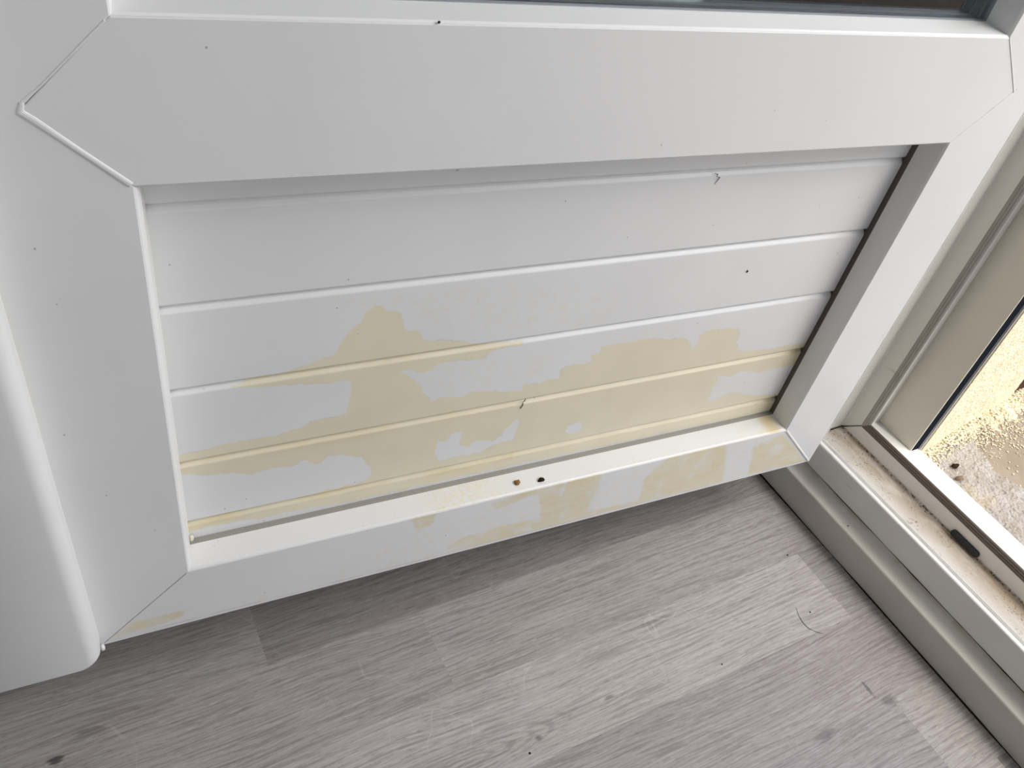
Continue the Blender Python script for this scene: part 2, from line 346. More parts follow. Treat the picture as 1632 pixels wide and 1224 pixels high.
ST_ADD = [[(0.1104, 0.2138), (0.1299, 0.2178), (0.1438, 0.2188), (0.1567, 0.2233), (0.1706, 0.2266), (0.1753, 0.2338), (0.179, 0.2427), (0.1825, 0.2478), (0.1876, 0.2521), (0.1905, 0.2588), (0.1964, 0.2629), (0.2015, 0.2622), (0.2038, 0.2583), (0.2112, 0.2567), (0.2174, 0.2494), (0.2171, 0.2431), (0.2214, 0.2397), (0.2286, 0.2385), (0.2309, 0.2338), (0.2314, 0.2293), (0.2376, 0.2271), (0.2501, 0.2265), (0.2553, 0.2228), (0.265, 0.2216), (0.2794, 0.2162), (0.2973, 0.2135), (0.3128, 0.2126), (0.3118, 0.2097), (0.2464, 0.2117), (0.1581, 0.2148), (0.1143, 0.2146)], [(0.1027, 0.2122), (0.1182, 0.2143), (0.1581, 0.2148), (0.2462, 0.2129), (0.3102, 0.2124), (0.2929, 0.2102), (0.2859, 0.2073), (0.2836, 0.2029), (0.2767, 0.2024), (0.2618, 0.204), (0.2451, 0.2031), (0.2433, 0.1987), (0.2348, 0.198), (0.2266, 0.2015), (0.2196, 0.2023), (0.2235, 0.1998), (0.2271, 0.196), (0.2341, 0.1873), (0.2385, 0.1783), (0.243, 0.1729), (0.247, 0.1681), (0.2542, 0.1697), (0.2696, 0.1668), (0.2769, 0.1698), (0.2883, 0.1692), (0.3039, 0.1644), (0.3217, 0.1618), (0.3214, 0.1686), (0.3349, 0.167), (0.3401, 0.1686), (0.3468, 0.1685), (0.3543, 0.1656), (0.3533, 0.1765), (0.3562, 0.1805), (0.3664, 0.1805), (0.38, 0.1792), (0.3759, 0.1879), (0.3854, 0.1887), (0.3855, 0.1945), (0.3938, 0.1956), (0.4117, 0.195), (0.4203, 0.1961), (0.4542, 0.1908), (0.4625, 0.1907), (0.4699, 0.1881), (0.4804, 0.1745), (0.4841, 0.1801), (0.4823, 0.1893), (0.4876, 0.1925), (0.4934, 0.1942), (0.5107, 0.1927), (0.5235, 0.1899), (0.5281, 0.1814), (0.5278, 0.1744), (0.534, 0.1653), (0.5424, 0.1608), (0.569, 0.1581), (0.599, 0.1579), (0.6223, 0.1576), (0.6304, 0.1429), (0.4247, 0.145), (0.2541, 0.1507), (0.1374, 0.1521), (0.0661, 0.1496), (0.0668, 0.1574), (0.0763, 0.159), (0.0941, 0.1602), (0.1083, 0.1618), (0.1332, 0.1601), (0.1417, 0.1622), (0.1503, 0.165), (0.1568, 0.1689), (0.1721, 0.1695), (0.1819, 0.1696), (0.1816, 0.1771), (0.1834, 0.1845), (0.1839, 0.1934), (0.1831, 0.2006), (0.1804, 0.2023), (0.171, 0.202), (0.1575, 0.2032), (0.15, 0.2053), (0.1337, 0.2066), (0.118, 0.2094)], [(0.0666, 0.1545), (0.1374, 0.154), (0.2537, 0.1534), (0.4227, 0.1512), (0.6275, 0.1482), (0.6299, 0.1351), (0.6153, 0.13), (0.598, 0.1302), (0.5756, 0.1292), (0.5506, 0.1351), (0.542, 0.1299), (0.5243, 0.1343), (0.5284, 0.1281), (0.5252, 0.1186), (0.5255, 0.1042), (0.5327, 0.1009), (0.5418, 0.1053), (0.5514, 0.1088), (0.5831, 0.0976), (0.6176, 0.0916), (0.6287, 0.0856), (0.638, 0.0677), (0.4477, 0.0726), (0.2107, 0.0708), (0.1138, 0.0768), (0.0656, 0.0767), (0.0674, 0.0877), (0.1142, 0.087), (0.1603, 0.0897), (0.1893, 0.0914), (0.1967, 0.092), (0.204, 0.0957), (0.2044, 0.1043), (0.1994, 0.113), (0.1975, 0.1213), (0.1877, 0.1241), (0.1805, 0.1275), (0.1697, 0.1299), (0.1653, 0.123), (0.1598, 0.1226), (0.1551, 0.1294), (0.1497, 0.131), (0.1452, 0.1255), (0.1394, 0.1272), (0.1306, 0.1285), (0.1219, 0.1265), (0.1132, 0.1258), (0.1049, 0.1309), (0.0946, 0.1321), (0.0746, 0.1376), (0.0653, 0.1398)], [(0.0643, 0.086), (0.1142, 0.0884), (0.2095, 0.088), (0.3188, 0.0842), (0.442, 0.0905), (0.6186, 0.0896), (0.6143, 0.0689), (0.4486, 0.0699), (0.2639, 0.0733), (0.1904, 0.0699), (0.151, 0.0742), (0.1229, 0.0743), (0.0872, 0.0775), (0.0652, 0.082)]]
ST_SUB = [[(0.2562, 0.1219), (0.2643, 0.1197), (0.2685, 0.1278), (0.2771, 0.127), (0.2767, 0.1185), (0.2759, 0.1129), (0.2838, 0.1078), (0.2901, 0.1127), (0.3058, 0.1084), (0.3108, 0.1123), (0.3151, 0.1193), (0.323, 0.1281), (0.3262, 0.1288), (0.3253, 0.1166), (0.3252, 0.1055), (0.3149, 0.1052), (0.3041, 0.1022), (0.2966, 0.0967), (0.2742, 0.0986), (0.2608, 0.0972), (0.2552, 0.1084)], [(0.3761, 0.1089), (0.388, 0.1104), (0.3928, 0.0992), (0.3836, 0.0961), (0.3753, 0.0998)]]
ST_FUZZ = [[(0.3736, 0.2062), (0.4104, 0.2081), (0.4529, 0.2075), (0.4623, 0.186), (0.4212, 0.1933), (0.3853, 0.1952)], [(0.5255, 0.1264), (0.5514, 0.1334), (0.6082, 0.133), (0.6234, 0.0928), (0.5526, 0.1061), (0.5286, 0.1018)], [(0.1811, 0.2592), (0.1571, 0.2726), (0.1647, 0.2763), (0.2129, 0.2745), (0.3138, 0.2663), (0.393, 0.2443), (0.3791, 0.2164), (0.2926, 0.2249), (0.2433, 0.2361), (0.2143, 0.2593)], [(0.2244, 0.1996), (0.2474, 0.2039), (0.3454, 0.1974), (0.3461, 0.1713), (0.2515, 0.1709)]]
ST_FACE = [[(0.3451, 0.0661), (0.3682, 0.0636), (0.3732, 0.0382), (0.3737, 0.0067), (0.3599, 0.0054)], [(0.3733, 0.0678), (0.3976, 0.071), (0.409, 0.0692), (0.4107, 0.0475), (0.4089, 0.0306), (0.4055, 0.0017), (0.3641, 0.0038), (0.3711, 0.0389)], [(0.4628, -0.0034), (0.4648, 0.0165), (0.4602, 0.0406), (0.4766, 0.0635), (0.4845, 0.0706), (0.511, 0.0666), (0.5452, 0.0727), (0.5581, 0.0381), (0.5707, -0.0037), (0.5159, -0.0033), (0.4654, -0.0073)], [(0.5858, 0.0511), (0.6189, 0.0619), (0.679, 0.0028), (0.6009, 0.0015), (0.5936, 0.0277)], [(0.2675, 0.0137), (0.2809, 0.0208), (0.3187, 0.0242), (0.3561, 0.0222), (0.3817, 0.022), (0.4108, 0.0119), (0.527, 0.0075), (0.5322, -0.0058), (0.3612, -0.0006), (0.2744, 0.0056)], [(0.2313, 0.066), (0.2527, 0.0648), (0.2516, 0.0514), (0.239, 0.0437)], [(0.3005, 0.0604), (0.3285, 0.0657), (0.3477, 0.0652), (0.3707, 0.0661), (0.3722, 0.0598), (0.3422, 0.0571), (0.308, 0.0503)], [(0.0044, 0.0188), (0.0092, 0.0246), (0.0314, 0.0192), (0.0616, 0.0193), (0.0564, 0.0091), (0.0259, 0.0075), (0.0039, 0.0063)]]
# ---------------------------------------------------------------- the room shell
def plane_grid(name, xs, ys, fn, mat, parent=None, smooth=False):
    nx, ny = len(xs), len(ys)
    v = [fn(x, y) for y in ys for x in xs]
    f = [(j*nx+i, j*nx+i+1, (j+1)*nx+i+1, (j+1)*nx+i) for j in range(ny-1) for i in range(nx-1)]
    return mesh_obj(name, v, f, mat, parent, smooth)

# floor: three-strip laminate, one quad per stave, staves run square to the threshold
def build_floor():
    rnd = random.Random(11)
    W = .083; t0 = .013
    known = {-1: [(-3.2, .116, 'mid2'), (.116, .7035, 'dark')],
             0: [(-3.2, .255, 'soft'), (.255, .7035, 'lite')],
             1: [(-3.2, -.02, 'mid'), (-.02, .665, 'pale'), (.665, .7035, 'mid')],
             2: [(-3.2, .24, 'mid'), (.24, .7035, 'mauve')],
             3: [(-3.2, .05, 'lite'), (.05, .636, 'violet'), (.636, .7035, 'lite')]}
    tones = dict(soft=(.985, .97, .955), dark=(.76, .75, .745), mid=(.90, .885, .88), mid2=(.94, .93, .93), lite=(1.04, 1.025, 1.01), pale=(1.17, 1.16, 1.15),
                 mauve=(.90, .875, .885), violet=(.84, .825, .87))
    V, Fc, tone, shift = [], [], [], []
    for k in range(-22, 38):
        a, b = t0 + k*W, t0 + (k+1)*W
        segs = known.get(k)
        if not segs:
            x = -3.2; segs = []
            x2 = rnd.uniform(-3.0, -2.6)
            while x < .7035:
                e = min(x2, .7035); segs.append((x, e, rnd.choice(['mid', 'mid2', 'lite', 'pale', 'mauve', 'dark']))); x = e; x2 = e + rnd.uniform(.3, .75)
        for (x0, x1, tn) in segs:
            i = len(V)
            V += [(x0, -a, 0), (x1, -a, 0), (x1, -b, 0), (x0, -b, 0)]
            Fc.append((i, i+1, i+2, i+3)); tone.append(tones[tn]); shift.append((rnd.uniform(-9, 9), rnd.uniform(-9, 9), 0))
    me = bpy.data.meshes.new('floor'); me.from_pydata(V, [], Fc)
    at = me.attributes.new('tone', 'FLOAT_COLOR', 'FACE'); s = me.attributes.new('shift', 'FLOAT_VECTOR', 'FACE')
    for i, tn in enumerate(tone): at.data[i].color = (*tn, 1)
    for i, q in enumerate(shift): s.data[i].vector = q
    me.materials.append(M['floor']); o = bpy.data.objects.new('floor', me); COL.objects.link(o)
    o.rotation_euler = (0, 0, A)       # local x runs out through the doorway
    return tag(o, 'grey oak-effect laminate floor running up to the threshold', 'floor', kind='structure')
build_floor()

Z0 = -ZO
def fbox(name, X0, X1, t0, t1, z0, z1, mat, label=None, cat='wall', kind='structure', parent=None, bw=0):
    o = box(name, (X0, t0, z0), (X1, t1, z1), mat, parent, bw, tf=F)
    return tag(o, label, cat, kind=kind) if label else o
# the wall with the doorway (room side X=.703, street side X=1.115 near the reveal)
TW = 1.42
facade = empty('wall_right', F(.703, .0, Z0), 'white interior wall around the glazed doorway', 'wall', 'structure')
def fpart(name, *a):
    o = fbox(name, *a); o.parent = facade; o.matrix_parent_inverse = Matrix.Translation(facade.location).inverted(); return o
fpart('wall_section', .703, .838, -1.9, -.048, Z0, 2.5+Z0, M['wall'])
fpart('wall_section', .703, .90, TW+.05, 3.2, Z0, 2.5+Z0, M['wall'])
fpart('lintel', .703, 1.05, -1.9, 3.2, 2.12+Z0, 2.5+Z0, M['wall'])  # unseen; outward depth shaped so its shadow keeps the sun off the room
fbox('wall_left', -3.3, -3.2, -1.9, 3.2, Z0, 2.5+Z0, M['wall'], 'white wall on the far side of the room')
# back wall with a wide window opening in it, the added fill lamp hangs before it
bw_ = empty('wall_back', F(-1.2, 3.1, Z0), 'white wall behind the viewer with a window', 'wall', 'structure')
for nm, a in (('wall_section', (-3.2, -1.75, 3.1, 3.2, Z0, 2.5+Z0)), ('wall_section', (.75-.2, .703, 3.1, 3.2, Z0, 2.5+Z0)),
              ('wall_section', (-1.75, .55, 3.1, 3.2, Z0, .95+Z0)), ('wall_section', (-1.75, .55, 3.1, 3.2, 2.15+Z0, 2.5+Z0))):
    o = fbox(nm, *a, M['wall']); o.parent = bw_; o.matrix_parent_inverse = Matrix.Translation(bw_.location).inverted()
fbox('wall_front', -3.2, .703, -1.9, -1.8, Z0, 2.5+Z0, M['wall'], 'white wall behind the open door leaf')
fbox('ceiling', -3.3, 1.05, -1.9, 3.2, 2.5+Z0, 2.55+Z0, M['ceiling'], 'plain white ceiling above the room', 'ceiling')

# ---------------------------------------------------------------- door frame: same extrusion for the sill and the jamb, mitred
PROF = [(.7219, -.0460), (.7219, -.0048), (.7223, -.0036), (.7232, -.0028), (.7266, -.0026), (.7274, -.0030), (.7277, -.0062), (.7315, -.0062),
        (.7317, -.0032), (.7321, -.0027), (.7326, -.0028), (.7328, -.0036), (.7330, -.0230), (.7345, -.0255), (.7370, -.0260), (.7960, -.0262), (.7976, -.0252),
        (.7980, -.0236), (.7988, -.0060), (.8040, -.0060), (.8040, -.0046), (.8052, -.0032), (.8072, -.0030), (.8371, -.0032), (.8385, -.0046),
        (.8385, -.0740), (.7219, -.0740)]
TM = .0220     # threshold coordinate of the mitre
frame = empty('door_frame', F(.76, .022, Z0), 'white profiled door frame with a dirty channel in the threshold', 'door frame', 'structure')
def fchild(o): o.parent = frame; o.matrix_parent_inverse = Matrix.Translation(frame.location).inverted(); return o
def sill_ring(t): return [F(X, (TM+h) if t is None else t, h) for X, h in PROF]
def jamb_ring(z): return [F(X, TM+h, h if z is None else z) for X, h in PROF]
fchild(loft('sill_profile', [sill_ring(None), sill_ring(.35), sill_ring(.8), sill_ring(TW)], M['frame']))
fchild(loft('jamb_profile', [jamb_ring(None), jamb_ring(.6), jamb_ring(1.4), jamb_ring(2.03)], M['frame']))
# far jamb and head are out of sight but close the doorway
def head_ring(t): return [F(X, t, 2.03 - (h+.03)) for X, h in PROF]
fchild(loft('head_profile', [head_ring(-.048), head_ring(TW+.05)], M['frame']))
def jamb2_ring(z): return [F(X, TW-.03-h, z) for X, h in PROF]
fchild(loft('jamb_profile', [jamb2_ring(Z0+.01), jamb2_ring(2.0)], M['frame']))
# ribbed rubber gasket lying in the step between the rebate and the outer lip
GP = [(.7985, -.0064), (.7981, -.0048), (.7984, -.0036), (.7993, -.0033), (.7992, -.0022), (.7996, -.0014), (.8006, -.0012), (.8006, -.0002), (.8014, .0008), (.8030, .0013), (.8042, .0002), (.8042, -.0060)]
fchild(loft('gasket', [[F(X, TM+h, h) for X, h in GP], [F(X, TW-.04, h) for X, h in GP]], M['gasket_dark']))
fchild(loft('gasket', [[F(X, TM+h, h) for X, h in GP], [F(X, TM+h, 2.0) for X, h in GP]], M['gasket']))
# grimy weld bead in the mitre
wp = [F(.7372, TM-.0258, -.0255), F(.760, TM-.0257, -.0254), F(.7970, TM-.0255, -.0252), F(.7984, TM-.016, -.016), F(.7990, TM-.0055, -.0053)]
fchild(tube('weld_seam', wp, .0006, M['caulk']))
# black drain cover let into the channel corner
def slot():
    c0, c1, r = .1655, .1935, .0038; pts = []
    for k in range(13): a = math.pi/2 + math.pi*k/12; pts.append((c0 + r*math.cos(a), r*math.sin(a)))
    for k in range(13): a = -math.pi/2 + math.pi*k/12; pts.append((c1 + r*math.cos(a), r*math.sin(a)))
    rings = []
    for X, s in ((.7990, 1.0), (.7952, 1.0), (.7946, .9)):
        rings.append([F(X, (c0+c1)/2 + (t-(c0+c1)/2)*(1 if s == 1 else .985), -.0212 + z*s) for t, z in pts])
    o = fchild(loft('drain_cap', rings, M['black'])); o['label'] = 'black oblong drain cap'; return o
slot()

# painted trim on the room side of the threshold, rounded on top
SK = [(.7032, -.0845), (.7032, -.0490), (.7034, -.0474), (.7041, -.0463), (.7052, -.0458), (.7075, -.0455), (.7100, -.0450), (.7130, -.0441), (.7160, -.0427), (.7188, -.0405), (.7207, -.0383), (.7219, -.0360), (.7219, -.0845)]
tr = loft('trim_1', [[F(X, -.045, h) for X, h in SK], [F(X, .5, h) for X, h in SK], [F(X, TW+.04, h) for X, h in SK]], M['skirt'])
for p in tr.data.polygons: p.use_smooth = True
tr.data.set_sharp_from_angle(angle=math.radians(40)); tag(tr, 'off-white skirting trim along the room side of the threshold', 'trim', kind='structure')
cj = tube('caulk_joint', [F(.7030, t, -.0842) for t in np.linspace(-.04, TW, 30)], [.0009*(1+.8*math.sin(i*1.7)*math.sin(i*.6)) for i in range(30)], M['caulk'], tr)
cj2 = tube('caulk_joint', [F(.7217, t, -.0360) for t in np.linspace(-.04, TW, 40)], [.00035*(1+.7*math.sin(i*2.3)) for i in range(40)], M['caulk'], tr)
for c in (cj, cj2): c['label'] = 'dark grimy joint line'

# roller shutter guide standing on the outer lip
guide = empty('shutter_guide', F(.8305, .045, -.003), 'white shutter guide rail with a black brush groove beside the jamb', 'shutter guide')
def gchild(o): o.parent = guide; o.matrix_parent_inverse = Matrix.Translation(guide.location).inverted(); return o
zt = 2.02
gchild(bevel(box('rail', (.8250, .0186, -.0030), (.8378, .0610, zt), M['pvc_guide'], tf=F), .0006))
gchild(bevel(box('face_plate', (.8234, .0186, -.0030), (.8252, .0682, zt), M['pvc_guide'], tf=F), .0004))
gchild(bevel(box('groove_lip', (.8366, .0610, -.0030), (.8378, .0712, zt), M['pvc_clean'], tf=F), .0004))
gchild(box('brush_seal', (.8253, .0608, -.0030), (.8365, .0686, zt), M['brush'], tf=F))['label'] = 'black brush seal'

# ---------------------------------------------------------------- outside
GZ = -.0195
rw = random.Random(5)
# roughcast reveal running out from the guide
from mathutils import noise as mn
def wall_pt(X, z):
    t = .0722 - .165*(X-.84)
    if X < .8384: t = .055
    b = (mn.noise(Vector((X*160, z*160, 1)))*.0011 + mn.noise(Vector((X*40, z*40, 4)))*.0015)*min(1, max(0, (X-.84)/.012))
    return F(X, t + b, z)
xs = np.concatenate([[.8382], np.linspace(.8386, 1.075, 120)]); zs = np.concatenate([np.linspace(GZ-.03, .5, 190), np.linspace(.52, 2.1+Z0, 20)])
wo_ = plane_grid('wall_outside', xs, zs, wall_pt, M['plaster'])
tag(wo_, 'yellow roughcast reveal wall outside beside the shutter guide', 'wall', kind='structure')
fbox('wall_outside_core', .8392, 1.068, -.42, -.012, Z0-.05, 2.5+Z0, M['plaster'], 'yellow roughcast outer face of the house wall')
# terrace slab and the rough mortar strip beside the threshold
def edgeX(t):  # outer edge of the mortar strip
    pts = [(-.2, 1.02), (.03, .99), (.07, .953), (.10, .938), (.125, .935), (.16, .945), (.22, .93), (.4, .95), (1.6, .95)]
    for (a, xa), (b, xb) in zip(pts, pts[1:]):
        if a <= t <= b: return xa + (xb-xa)*(t-a)/(b-a)
    return .95
slab = plane_grid('ground', np.concatenate([np.linspace(.85, 1.35, 90), np.linspace(1.4, 4.5, 12)]), np.concatenate([np.linspace(-1.8, -.1, 8), np.linspace(-.05, .5, 100), np.linspace(.55, 3.2, 12)]),
    lambda X, t: F(X, t, GZ - .007 + mn.noise(Vector((X*60, t*60, 2)))*.0007), M['slab'], smooth=True)
tag(slab, 'smooth beige concrete terrace outside the doorway', 'terrace', kind='structure')
def mort(X0, t):
    u = (X0)   # 0..1 across
    xe = edgeX(t) + mn.noise(Vector((t*90, 3, 0)))*.004
    X = .8386 + (xe - .8386)*u
    h = GZ + .0005 + mn.noise(Vector((X*230, t*230, 7)))*.0016 + mn.noise(Vector((X*90, t*90, 2)))*.0022
    if u > .93: h -= .0075*(u-.93)/.07
    h += .006*max(0, 1-u*7)
    return F(X, t, h)
mb = plane_grid('mortar_strip', np.linspace(0, 1, 90), np.concatenate([np.linspace(-.02, .45, 320), np.linspace(.46, TW, 60)]), mort, M['mortar'], smooth=True)
tag(mb, 'rough whitish mortar strip between the threshold and the terrace', 'mortar', kind='structure')
# plaster crumbs along the foot of the wall: a drift nobody could count
def crumbs():
    bm = bmesh.new(); r_ = random.Random(9)
    wt = lambda X: .0722 - .165*(X-.84)
    # the packed drift itself
    nu, nv = 260, 40; grid = []
    for i in range(nu):
        X = .8390 + (1.119-.8390)*i/(nu-1)
        wid = .016 + .012*mn.noise(Vector((X*28, 0, 3))) + .010*mn.noise(Vector((X*90, 5, 3))) + (.010 if 1.0 < X < 1.09 else 0)
        row = []
        for j in range(nv):
            u = j/(nv-1); t = wt(X) - .002 + (wid+.004)*u
            hh = (.010 + .004*mn.noise(Vector((X*70, 2, 9))))*(1-u)**1.2 + (mn.noise(Vector((X*260, t*260, 3)))*.0024 + mn.noise(Vector((X*620, t*620, 3)))*.0012)*min(1, 3*(1-u))
            row.append(bm.verts.new(F(X + mn.noise(Vector((X*300, t*300, 8)))*.001, t, GZ - .0085 + hh + (.006 if X < .93 else 0)*(1-u))))
        grid.append(row)
    for i in range(nu-1):
        for j in range(nv-1): bm.faces.new((grid[i][j], grid[i+1][j], grid[i+1][j+1], grid[i][j+1]))
    for i in range(2600):
        X = r_.uniform(.842, 1.12)
        spread = .014 + .010*abs(math.sin(X*37)) + (.016 if 1.0 < X < 1.08 else 0)
        t = wt(X) + abs(r_.gauss(0, spread))
        if r_.random() < .07: t = wt(X) + r_.uniform(0, .16)
        rad = r_.uniform(.0004, .0014) * (1.2 if t - wt(X) < .012 else .8)
        base = GZ - .0065 + .010*max(0, 1-(t-wt(X))/.022)*r_.uniform(.6, 1) + (.0055 if X < edgeX(t) else 0)
        res = bmesh.ops.create_icosphere(bm, subdivisions=1, radius=rad)
        c = F(X, t, base + rad*.5)
        for v in res['verts']: v.co = c + Vector((v.co.x*r_.uniform(.6, 1.7), v.co.y*r_.uniform(.6, 1.7), v.co.z*r_.uniform(.5, 1.2)))
    me = bpy.data.meshes.new('plaster_crumbs'); bm.to_mesh(me); bm.free(); me.materials.append(M['crumb'])
    o = bpy.data.objects.new('plaster_crumbs', me); COL.objects.link(o)
    return tag(o, 'drift of yellow plaster crumbs along the foot of the roughcast wall', 'rubble', kind='stuff')
crumbs()
s1 = blob('stone_chip', F(.878, .098, GZ+.003), .0032, M['dirt'], 3, rough=.4, sc=(1.5, .9, .6)); tag(s1, 'dark brown chip of stone in the mortar nearest the yellow wall', 'stone', 'stone chips in the mortar strip')
s2 = blob('stone_chip', F(.866, .1135, GZ+.003), .0034, simple('brown_stone', srgb(136, 114, 96), .9, .1), 8, rough=.4, sc=(1.6, .9, .5)); tag(s2, 'paler brown chip of stone in the mortar nearer the threshold', 'stone', 'stone chips in the mortar strip')
fbox('dark_block', 1.083, 1.16, -.07, .030, GZ-.007, 1.4, M['brown'], 'plain dark brown block added beyond the end of the yellow wall', 'block', kind='thing', bw=.001)  # invented block, fills a dark area of unknown nature past the wall
del bpy.data.objects['dark_block']['kind']

# ---------------------------------------------------------------- the door leaf (closed it would face outdoors with this side)
W, w, H, h = .6868, .065, .3718, .0772
TK = .062
door = empty('door_1', (.34, 0, ZO), 'open white PVC door leaf with a stained horizontal board panel below the glass', 'door', 'structure')
def dchild(o, p=door):
    o.parent = p
    if p is door: o.matrix_parent_inverse = Matrix.Translation(door.location).inverted()
    return o
HT = 1.97
# stained parts get signed distance attributes
def inside(poly, x, y):
    c = np.zeros(x.shape, bool); n = len(poly)
    for i in range(n):
        x0, y0 = poly[i]; x1, y1 = poly[i-1]
        m = ((y0 > y) != (y1 > y)); xx = (x1-x0)*(y-y0)/((y1-y0) if y1 != y0 else 1e-9)+x0
        c ^= (m & (x < xx))
    return c
def sdf(poly, x, y):
    d = np.full(x.shape, 9.)
    for i in range(len(poly)):
        ax, ay = poly[i-1]; bx, by = poly[i]; ex, ey = bx-ax, by-ay
        t = np.clip(((x-ax)*ex+(y-ay)*ey)/(ex*ex+ey*ey+1e-12), 0, 1)
        d = np.minimum(d, np.hypot(x-ax-t*ex, y-ay-t*ey))
    return np.where(inside(poly, x, y), d, -d)
def set_attr(me, name, vals):
    a = me.attributes.new(name, 'FLOAT', 'POINT'); a.data.foreach_set('value', np.asarray(vals, dtype=np.float32))
def stain_attrs(o, adds, subs=(), fuzz=(), ochre=None):
    me = o.data; n = len(me.vertices); co = np.empty(n*3); me.vertices.foreach_get('co', co); co = co.reshape(-1, 3)
    x, z = co[:, 0], co[:, 2]-ZO
    s = np.full(n, -9.); f = np.full(n, -9.)
    for p in adds: s = np.maximum(s, sdf(p, x, z))
    for p in subs: s = np.minimum(s, -sdf(p, x, z))
    for p in fuzz: f = np.maximum(f, sdf(p, x, z))
    set_attr(me, 'stain', s); set_attr(me, 'fuzz', f); set_attr(me, 'ochre', ochre(x, z) if ochre else np.zeros(n))

g = .00025; sb = .0006
sl = prism('stile', [(-.010, 0), (g*0, 0), (w-g, w-g), (w, w), (w, H), (w-g, H+g), (w-h/2-g, H+h/2), (w-g, H+h-g), (w, H+h), (w, HT-w), (0, HT), (-.010, HT)], 0, TK, M['pvc'], None, sb); dchild(sl)
sr = prism('stile', [(W, 0), (W, HT), (W-w, HT-w), (W-w, H+h), (W-w+g, H+h-g), (W-w+h/2+g, H+h/2), (W-w+g, H+g), (W-w, H), (W-w, w), (W-w+g, w-g)], 0, TK, M['pvc'], None, sb); dchild(sr)
mr = prism('mid_rail', [(w, H), (W-w, H), (W-w+h/2-g, H+h/2), (W-w, H+h), (w, H+h), (w-h/2+g, H+h/2)], 0, TK, M['pvc'], None, sb); dchild(mr)
trl = prism('top_rail', [(g, HT), (w, HT-w), (W-w, HT-w), (W-g, HT)], 0, TK, M['pvc'], None, sb); dchild(trl)
# bottom rail: fine grid on its face so the staining can be carried
def bottom_rail():
    nx, nz = 340, 36; V = []; Fc = []
    zs = np.concatenate([[0, .0006, .0040, .0046], np.linspace(.0058, w-.0008, nz-6), [w-.0003, w]])
    nz = len(zs)
    ys = [.0012 if z < .0003 else (.0003 if z < .003 else .0) for z in zs]
    ys = [.0010, .0002, .0002, 0] + [0]*(nz-6) + [.0002, .0010]
    for j, z in enumerate(zs):
        a, b = z+g, W-z-g
        for i in range(nx): V.append((a+(b-a)*i/(nx-1), ys[j], z+ZO))
    for j in range(nz-1):
        for i in range(nx-1): Fc.append((j*nx+i, j*nx+i+1, (j+1)*nx+i+1, (j+1)*nx+i))
    k = len(V); V += [(g, TK, ZO), (W-g, TK, ZO), (W-w-g, TK, w+ZO), (w+g, TK, w+ZO)]
    Fc += [(k, k+1, k+2, k+3), tuple([k+1, k] + list(range(0, nx))), tuple([k+3, k+2] + list(range(nz*nx-1, (nz-1)*nx-1, -1))),
           tuple([k, k+3] + [j*nx for j in range(nz-1, -1, -1)]), tuple([k+2, k+1] + [j*nx+nx-1 for j in range(nz)])]
    o = mesh_obj('bottom_rail', V, Fc, M['pvc_rail']); stain_attrs(o, ST_FACE, (), [[(.05, .0), (.60, .0), (.66, .062), (.30, .062), (.2, .03)]], lambda x, z: np.where(z < .0045, -1.0, 0.6))
    return dchild(o)
br = bottom_rail()
# glazing / panel beads, one per side, mitred
BEADP = [(0, .0004), (.0004, .0006), (.0012, .0018), (.0030, .0205), (.0030, .0240), (.0, .0240)]
BEADL = [(0, .0003), (.0006, .0006), (.0016, .0018), (.0028, .0045), (.0054, .0262), (.0, .0262)]
GASKP = [(.0030, .0206), (.0033, .0208), (.0036, .0226), (.0036, .0262), (.0030, .0262)]
def frame_sides(name, x0, x1, z0, z1, prof, mat, sides='LRBT', stain=None, nsub=1):
    out = []
    for s in sides:
        rings = []
        for k in range(nsub+1):
            u = k/nsub; ring = []
            for (i, y) in prof:
                if s == 'B': a, b = (x0+i, z0+i), (x1-i, z0+i)
                if s == 'T': a, b = (x0+i, z1-i), (x1-i, z1-i)
                if s == 'L': a, b = (x0+i, z0+i), (x0+i, z1-i)
                if s == 'R': a, b = (x1-i, z0+i), (x1-i, z1-i)
                ring.append(Vector((a[0]+(b[0]-a[0])*u, y, a[1]+(b[1]-a[1])*u+ZO)))
            rings.append(ring)
        o = loft(name, rings, mat); dchild(o); out.append(o)
    return out
frame_sides('panel_bead', w, W-w, w, H, BEADP, M['pvc_clean'], 'RT')
frame_sides('panel_bead', w, W-w, w, H, BEADL, M['pvc_clean'], 'L')
# the lower bead catches dirt: stained subtly
def mk_bead():
    t = NT('white_pvc_lower_bead'); v = t.coord(); sep = t.n('ShaderNodeSeparateXYZ'); t.l(v, sep.inputs[0]); X = sep.outputs[0]
    c = t.mix(t.step(t.noise(v, 9, 3), .35, .7), PVC, tuple(x*.97 for x in PVC))
    z1 = t.math('MULTIPLY', t.step(X, .235, .262), t.math('SUBTRACT', 1.0, t.step(X, .29, .335)))
    c = t.mix(t.math('MULTIPLY', z1, t.step(t.noise(v, 330, 4, .6), .42, .60, 0, .75)), c, CREAM)
    z2 = t.math('MULTIPLY', t.step(X, .55, .60), t.step(t.noise(v, 48, 3), .5, .6, .12, .55)); c = t.mix(z2, c, CREAM)
    z3 = t.math('MULTIPLY', t.step(X, .594, .606), t.math('SUBTRACT', 1.0, t.step(X, .610, .6185))); c = t.mix(t.math('MULTIPLY', z3, .75), c, srgb(214, 194, 140))
    spk = t.step(t.noise(v, 620, 3), .70, .73); c = t.mix(t.math('MULTIPLY', spk, .35), c, srgb(120, 110, 90))
    t.base(c, .36, .45); return t.m
bb = frame_sides('panel_bead', w, W-w, w, H, BEADP, mk_bead(), 'B')
frame_sides('panel_gasket', w, W-w, w, H, GASKP, M['gasket_dark'], 'R')
frame_sides('panel_gasket', w, W-w, w, H, GASKP, M['gasket'], 'BT')
